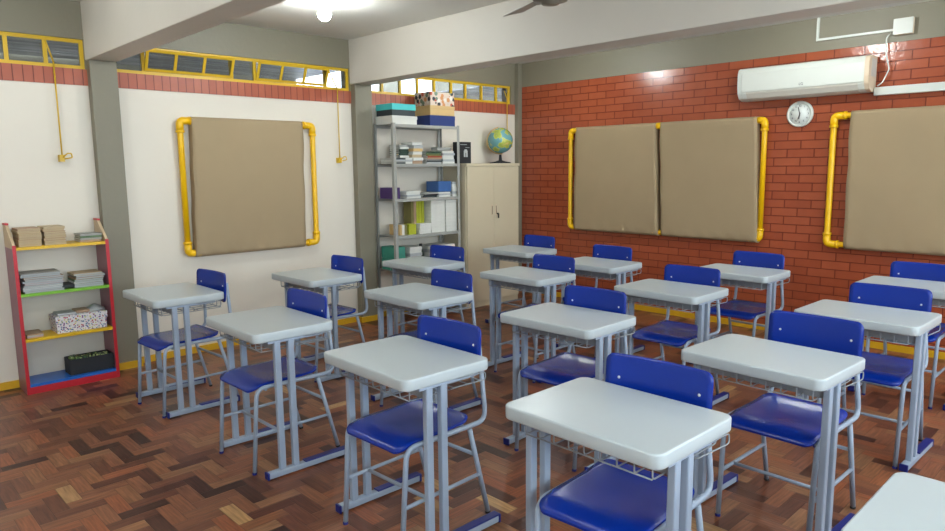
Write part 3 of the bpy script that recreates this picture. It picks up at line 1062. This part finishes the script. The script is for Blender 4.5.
m = MB(); m.box(-.11, .09, -.05, .05, 0, .035, .004)
tag(m.build('hole_punch', 'grey', loc=(-1.44, -.2, z + .1365)), 'grey gadget lying on the white paper bundles, right end of second level', 'office tool')
z = LV[3]
for i, x in enumerate((-2.178, -2.143, -2.108)):
    m = MB(); m.box(-.016, .016, -.1, .1, 0, .112, .002)
    tag(m.build('ring_binder', 'purple', loc=(x, -.19, z + .0008)), 'purple binder standing behind the left post, third bookcase level', 'binder', 'purple binders on the third level')
pile('paper_stack', 'paper', -2.02, -1.835, -.31, -.09, z, z + .07, ['paper', 'silver', 'paper', 'paper'], 'white paper bundle at the left of the third bookcase level', 'white paper bundles left on the third level', .008, 2, single=True)
pile('book', 'book', -1.80, -1.60, -.30, -.10, z, z + .05, ['slate', 'black', 'grey'], 'thin dark book lying in the middle of the third bookcase level', 'dark books on the third level', .008, 3, front=True)
pile('notebook', 'notebook', -1.585, -1.42, -.31, -.11, z, z + .05, ['paper', 'silver', 'paper'], 'white notebook under the blue box on the third bookcase level', 'white notebooks under the blue box', .004, 1, single=True)
m = MB(); m.box(-.09, .09, -.1, .1, 0, .11, .003)
tag(m.build('storage_box', 'blueb', loc=(-1.50, -.205, z + .0535)), 'blue box on white notebooks on the third bookcase level', 'box')
pile('paper_stack', 'paper', -1.395, -1.33, -.31, -.10, z, z + .155, ['paper', 'silver', 'paper', 'paper', 'paper', 'silver'], 'white paper bundle right of the blue box, third bookcase level', 'white paper bundles right on the third level', .004, 1, single=True)
z = LV[2]
for i, x in enumerate((-2.115, -2.081, -2.047)):
    m = MB(); m.box(-.016, .016, -.09, .08, 0, .105, .002)
    tag(m.build('box_file', ['tan', 'paper', 'olive'][i], loc=(x + .02, -.2, z + .0008)), ['tan', 'white', 'olive'][i] + ' small file standing at the left of the fourth bookcase level', 'file')
m = MB(); m.box(-.048, .048, -.07, .06, 0, .105, .003)
tag(m.build('storage_box', 'lime', loc=(-1.955, -.24, z + .0008)), 'small lime green box on the fourth bookcase level', 'box')
m = MB()
for i in range(3):
    m2 = MB(); m2.box(-.075, .075, -.045, .045, 0, .034, .001)
    tag(m2.build('paper_stack', 'paper', loc=(-1.80 + .002 * i, -.285, z + .0008 + .0348 * i)), 'white paper bundle low in front of the lime files, fourth bookcase level', 'paper', 'low white bundles on the fourth level')
m.bm.free()
for i, (x, c) in enumerate(((-1.885, 'olive'), (-1.85, 'clay'), (-1.815, 'lime'), (-1.78, 'lime'), (-1.742, 'lime'))):
    m = MB(); m.box(-.016, .016, -.06, .07, 0, .335, .002)
    tag(m.build('magazine_file', c, loc=(x, -.165, z + .0008)), ('tall lime green' if c == 'lime' else 'tall brownish') + ' magazine standing upright on the fourth bookcase level', 'magazine', 'tall magazines standing on the fourth level')
for i, x0 in enumerate((-1.705, -1.50)):
    zz = z
    for k in range(9):
        h = .0375
        m = MB(); w2 = .095 if i == 0 else .078
        m.box(-w2, w2, -.115, .115, 0, h - .001, .001)
        tag(m.build('paper_ream', 'paper', loc=(x0 + w2 + random.uniform(-.002, .002), -.2, zz + .0006)), ['white paper ream in the left tall stack on the fourth bookcase level', 'white paper ream in the right tall stack on the fourth bookcase level'][i], 'paper', ['reams in the left tall stack', 'reams in the right tall stack'][i])
        zz += h
z = LV[1]
for i in range(2):
    m = MB(); m.box(-.065, .065, -.12, .11, 0, .118, .005)
    tag(m.build('storage_box', 'tealb', loc=(-2.125, -.19, z + .0008 + .12 * i)), ['teal plastic box behind the left post, lower one of two', 'teal plastic box behind the left post, upper one of two'][i], 'box')
pile('paper_stack', 'paper', -2.0, -1.84, -.31, -.09, z, z + .225, ['paper', 'silver', 'paper', 'paper', 'silver', 'paper', 'paper'], 'white paper bundle beside the teal boxes on the fifth bookcase level', 'white paper bundles beside the teal boxes', .006, 1.5, single=True)
t = thing('bottle', 'dark green bottle between the white papers on the fifth bookcase level', 'bottle', (-1.78, -.22, z + .001))
m = MB(); m.lathe([(.0, 0), (.032, .002), (.034, .02), (.034, .13), (.03, .16), (.014, .19), (.013, .215)], seg=16)
m.build('bottle_body', 'bottle', t)
m = MB(); m.lathe([(.016, .2155), (.016, .238), (.014, .24), (0, .24)], seg=14)
m.build('cap', 'black', t)
pile('paper_stack', 'paper', -1.72, -1.36, -.31, -.09, z, z + .215, ['paper', 'paper', 'silver', 'paper', 'silver', 'paper'], 'white paper bundle right of the green bottle on the fifth bookcase level', 'white paper bundles right of the bottle', .008, 1.5, single=True)

# ================================================================ cream cabinet, globe, black box
CX0, CX1, CYF, CYB, CZ = -1.268, -.432, -.40, -.02, 1.597
cx, cy = (CX0 + CX1) / 2, (CYF + CYB) / 2
t = thing('cabinet', 'tall cream two-door metal cabinet in the corner', 'cabinet', (cx, cy, 0))
m = MB(); m.box(CX0 - cx, CX1 - cx, CYF + .022 - cy, CYB - cy, .0, CZ - .03); m.box(CX0 - cx - .004, CX1 - cx + .004, CYF - .004 - cy, CYB - cy, CZ - .03, CZ)
m.build('body', 'cream', t)
for s, (xa, xb_) in enumerate(((CX0 + .008, cx - .0015), (cx + .0015, CX1 - .008))):
    m = MB(); m.box(xa - cx, xb_ - cx, CYF - cy, CYF + .0215 - cy, .065, CZ - .036, .003)
    d = m.build('door', 'cream', t)
    hx = -.045 if s == 0 else .02
    m = MB(); m.box(hx, hx + .02, CYF - .006 - cy, CYF - .0005 - cy, 1.02, 1.14, .002)
    h = m.build('handle', 'beige', d)
    m = MB(); m.box(hx + .006, hx + .013, CYF - .0085 - cy, CYF - .0062 - cy, 1.03, 1.125)
    m.build('slot', 'cream_dark', h)
m = MB(); m.lathe([(.009, CYF - .015 - cy), (.009, CYF - .0005 - cy)], (.055, 0, 1.035), 12, 'y')
m.box(.048, .064, CYF - .02 - cy, CYF - .0155 - cy, .985, 1.035)
m.build('key', 'dark', t)

t = thing('globe', 'blue-green world globe on a dark stand on the cream cabinet', 'globe', (-.55, -.215, CZ + .0005))
m = MB(); m.lathe([(.0, 0), (.125, .001), (.12, .012), (.06, .022), (.02, .035), (.014, .10), (.0, .10)], seg=28)
m.build('stand', 'black', t)
gc = Vector((0, 0, .262)); gr = .146
m = MB(); m.smooth = True
n, k2 = 20, 32
m.loops([[gc + Vector((max(gr * math.sin(PI * i / n), 1e-4) * math.cos(2 * PI * j / k2), max(gr * math.sin(PI * i / n), 1e-4) * math.sin(2 * PI * j / k2), gr * math.cos(PI * i / n))) for j in range(k2)] for i in range(n + 1)])
m.build('ball', 'globe', t)
m = MB()
pts = []
ax = Vector((-.35, -.15, .92)).normalized()
side = Vector((-.75, .55, -.2)); side = (side - ax * side.dot(ax)).normalized()
for k in range(15):
    a = PI * k / 14
    pts.append(gc + (gr + .012) * (ax * math.cos(a) + side * math.sin(a)))
m.tube(pts, .005, 6, sy=1.6)
m.tube([gc - ax * (gr + .012), Vector((0.0, 0, .09))], .006, 6)
m.build('meridian_arm', 'tan', t)

t = thing('boxed_device', 'black box with a small white picture, standing at the left end of the cabinet top', 'box', (-1.19, -.22, CZ + .0005))
m = MB(); m.box(-.065, .115, -.05, .05, 0, .232, .002)
m.build('box_body', 'black', t)
m = MB()
m.box(.005, .06, -.0525, -.0503, .07, .14); m.box(.015, .05, -.0525, -.0503, .14, .152)
m.mi = 1
m.box(.028, .037, -.0535, -.0526, .06, .115)
m.mi = 0
m.box(-.045, .05, -.0525, -.0503, .2, .206)
m.box(.03, .09, -.0525, -.0503, .17, .174)
m.build('printed_picture', ['silver', 'black'], t)

# ================================================================ air conditioner, clock, conduits
t = thing('air_conditioner', 'long white split air conditioner high on the brick wall', 'air conditioner', (0, -3.40, 2.13))
prof = [(-.002, .0), (-.10, -.0), (-.155, .018), (-.185, .06), (-.195, .12), (-.195, .235), (-.18, .27), (-.15, .283), (-.002, .283)]
m = MB(); m.prism([(x, z) for x, z in prof], -.505, .505, 'y')
# prism with axis y takes (x,z)
m.build('casing', 'white', t)
m = MB(); m.prism([(-.1975, .075), (-.1975, .232), (-.195, .235), (-.195, .073)], -.50, .50, 'y')
m.build('front_panel', 'white', t)
m = MB(); m.prism([(-.105, -.003), (-.158, .014), (-.188, .057), (-.1905, .07), (-.1865, .07), (-.183, .060), (-.153, .018), (-.10, .001)], -.46, .46, 'y')
m.build('louver', 'grey_slot', t)
for s, c in ((-1, 'beige'), (1, 'white')):
    m = MB()
    a, b_ = sorted((s * .506, s * .54))
    m.prism([(x * 1.01, z) for x, z in prof], a, b_, 'y')
    o = m.build('end_cap', c, t)
    if s < 0:
        o['label'] = 'beige end cap'
m = MB()
# slot on the right end cap
m.box(-.14, -.03, -.5435, -.5405, .12, .26)
m.build('side_slot', 'grey_slot', t)
def text(body, size, parent, loc, rot, matn, name, depth=.0008):
    cu = bpy.data.curves.new(name, 'FONT')
    cu.body = body; cu.size = size; cu.extrude = depth
    cu.align_x = 'CENTER'; cu.align_y = 'CENTER'
    o = bpy.data.objects.new(name, cu)
    COL.objects.link(o)
    dg = bpy.context.evaluated_depsgraph_get()
    me = bpy.data.meshes.new_from_object(o.evaluated_get(dg))
    bpy.data.objects.remove(o)
    me.materials.clear(); me.materials.append(M_[matn])
    o = bpy.data.objects.new(name, me)
    o.location = loc; o.rotation_euler = rot; o.parent = parent
    COL.objects.link(o)
    return o
lg = text('LG', .03, t, (-.1983, -.02, .10), (R(90), 0, R(-90)), 'ink', 'logo')

t = thing('wall_clock', 'round white wall clock on the brick wall under the air conditioner', 'clock', (0, -3.36, 1.99))
m = MB(); m.lathe([(.108, -.0005), (.112, -.012), (.112, -.03), (.104, -.038), (.094, -.036), (.092, -.026), (.0, -.026)], seg=40, axis='x')
m.build('case', 'white', t)
m = MB(); m.lathe([(.0905, -.0262), (.0905, -.0275), (0, -.0275)], seg=40, axis='x')
dial = m.build('dial', 'clock_face', t)
for k in range(12):
    a = 2 * PI * k / 12
    # facing -x: screen right is -y
    text(str(12 if k == 0 else k), .022, dial, (-.0283, -.071 * math.sin(a), .071 * math.cos(a)), (R(90), 0, R(-90)), 'ink', 'numeral')
for nm, a, ln, wd in (('hour_hand', R(188), .045, .0045), ('minute_hand', R(346), .062, .003), ('second_hand', R(200), .07, .0015)):
    m = MB()
    m.box(-.001, 0, -wd, wd, -.012, ln)
    o = m.build(nm, 'hand', t)
    o.location = (-.0292 - {'h': 0, 'm': .0013, 's': .0026}[nm[0]], 0, 0)
    o.rotation_euler = (a, 0, 0)

m = MB()
m.box(-.018, -.0005, -3.475, -3.457, 2.615, ZC); m.box(-.018, -.0005, -4.05, -3.457, 2.597, 2.615)
tag(m.build('conduit', 'white'), 'thin white cable conduit on the grey band above the air conditioner', 'conduit')
t = thing('junction_box', 'white junction box at the end of the conduit near the ceiling', 'junction box', (0, -4.118, 2.56))
m = MB(); m.box(-.045, -.0005, -.067, .067, 0, .125, .004)
m.build('box_body', 'beige', t)
m = MB(); m.box(-.05, -.0455, -.069, .069, .002, .123, .002)
m.build('cover', 'white', t)
m = MB(); m.tube([(-.02, -4.03, 2.585), (-.03, -4.00, 2.55), (-.035, -4.01, 2.42), (-.04, -4.04, 2.30), (-.045, -4.0, 2.20), (-.05, -3.965, 2.175)], .005, 6, .05)
tag(m.build('power_cord', 'white'), 'white cord hanging from the junction box to the air conditioner', 'cord')
m = MB(); m.box(-.06, -.0005, YB + .01, -3.945, 2.10, 2.165, .004)
tag(m.build('pipe_cover', 'white'), 'white pipe cover running right from the air conditioner', 'pipe cover')

# ================================================================ ceiling lamps and fan
def lamp(x, y, label):
    t = thing('ceiling_lamp', label, 'lamp', (x, y, ZC), group='bare bulb ceiling lamps')
    m = MB(); m.lathe([(.0, -.0005), (.05, -.001), (.05, -.018), (.024, -.03), (.022, -.05), (.0, -.05)], seg=20)
    m.build('lamp_holder', 'white', t)
    m = MB(); m.smooth = True
    m.lathe([(.014, -.05), (.022, -.062), (.042, -.082), (.05, -.106), (.042, -.132), (.022, -.15), (.0, -.154)], seg=20)
    m.build('bulb', 'bulb', t)
LL = [(-3.50, -1.24, 'bare lit bulb on the ceiling between the two beams'),
      (-1.12, -1.24, 'bare lit bulb on the ceiling hidden by the far beam'),
      (-1.12, -3.63, 'bare lit bulb on the ceiling near the air conditioner'),
      (-6.0, -1.24, 'bare lit bulb on the ceiling left of the near beam'),
      (-6.0, -3.63, 'bare lit bulb on the ceiling over the front left floor'),
      (-1.12, -5.9, 'bare lit bulb on the ceiling in the right rear bay'),
      (-3.50, -5.9, 'bare lit bulb on the ceiling in the middle rear bay')]
for x, y, l in LL:
    lamp(x, y, l)
t = thing('ceiling_fan', 'dark metal ceiling fan between the beams, only its underside showing', 'fan', (-3.46, -3.36, ZC))
m = MB(); m.lathe([(.0, -.0005), (.06, -.001), (.055, -.04), (.015, -.05), (.013, -.22), (.0, -.22)], seg=20)
m.build('downrod', 'fan', t)
m = MB(); m.lathe([(.0, -.2205), (.05, -.222), (.10, -.25), (.105, -.29), (.105, -.345), (.09, -.372), (.05, -.378), (.045, -.39), (.0, -.392)], seg=28)
m.build('motor', 'fan', t)
for k in range(3):
    m = MB()
    m.loops([[(.13, -.045, -.330), (.13, .045, -.352), (.13, .045, -.355), (.13, -.045, -.333)], [(.50, -.065, -.320), (.50, .065, -.352), (.50, .065, -.355), (.50, -.065, -.323)]], smooth=False)
    m.box(.106, .17, -.015, .015, -.355, -.345)
    o = m.build('blade', 'fan_blade', t)
    o.rotation_euler = (0, 0, R(66 + 120 * k))
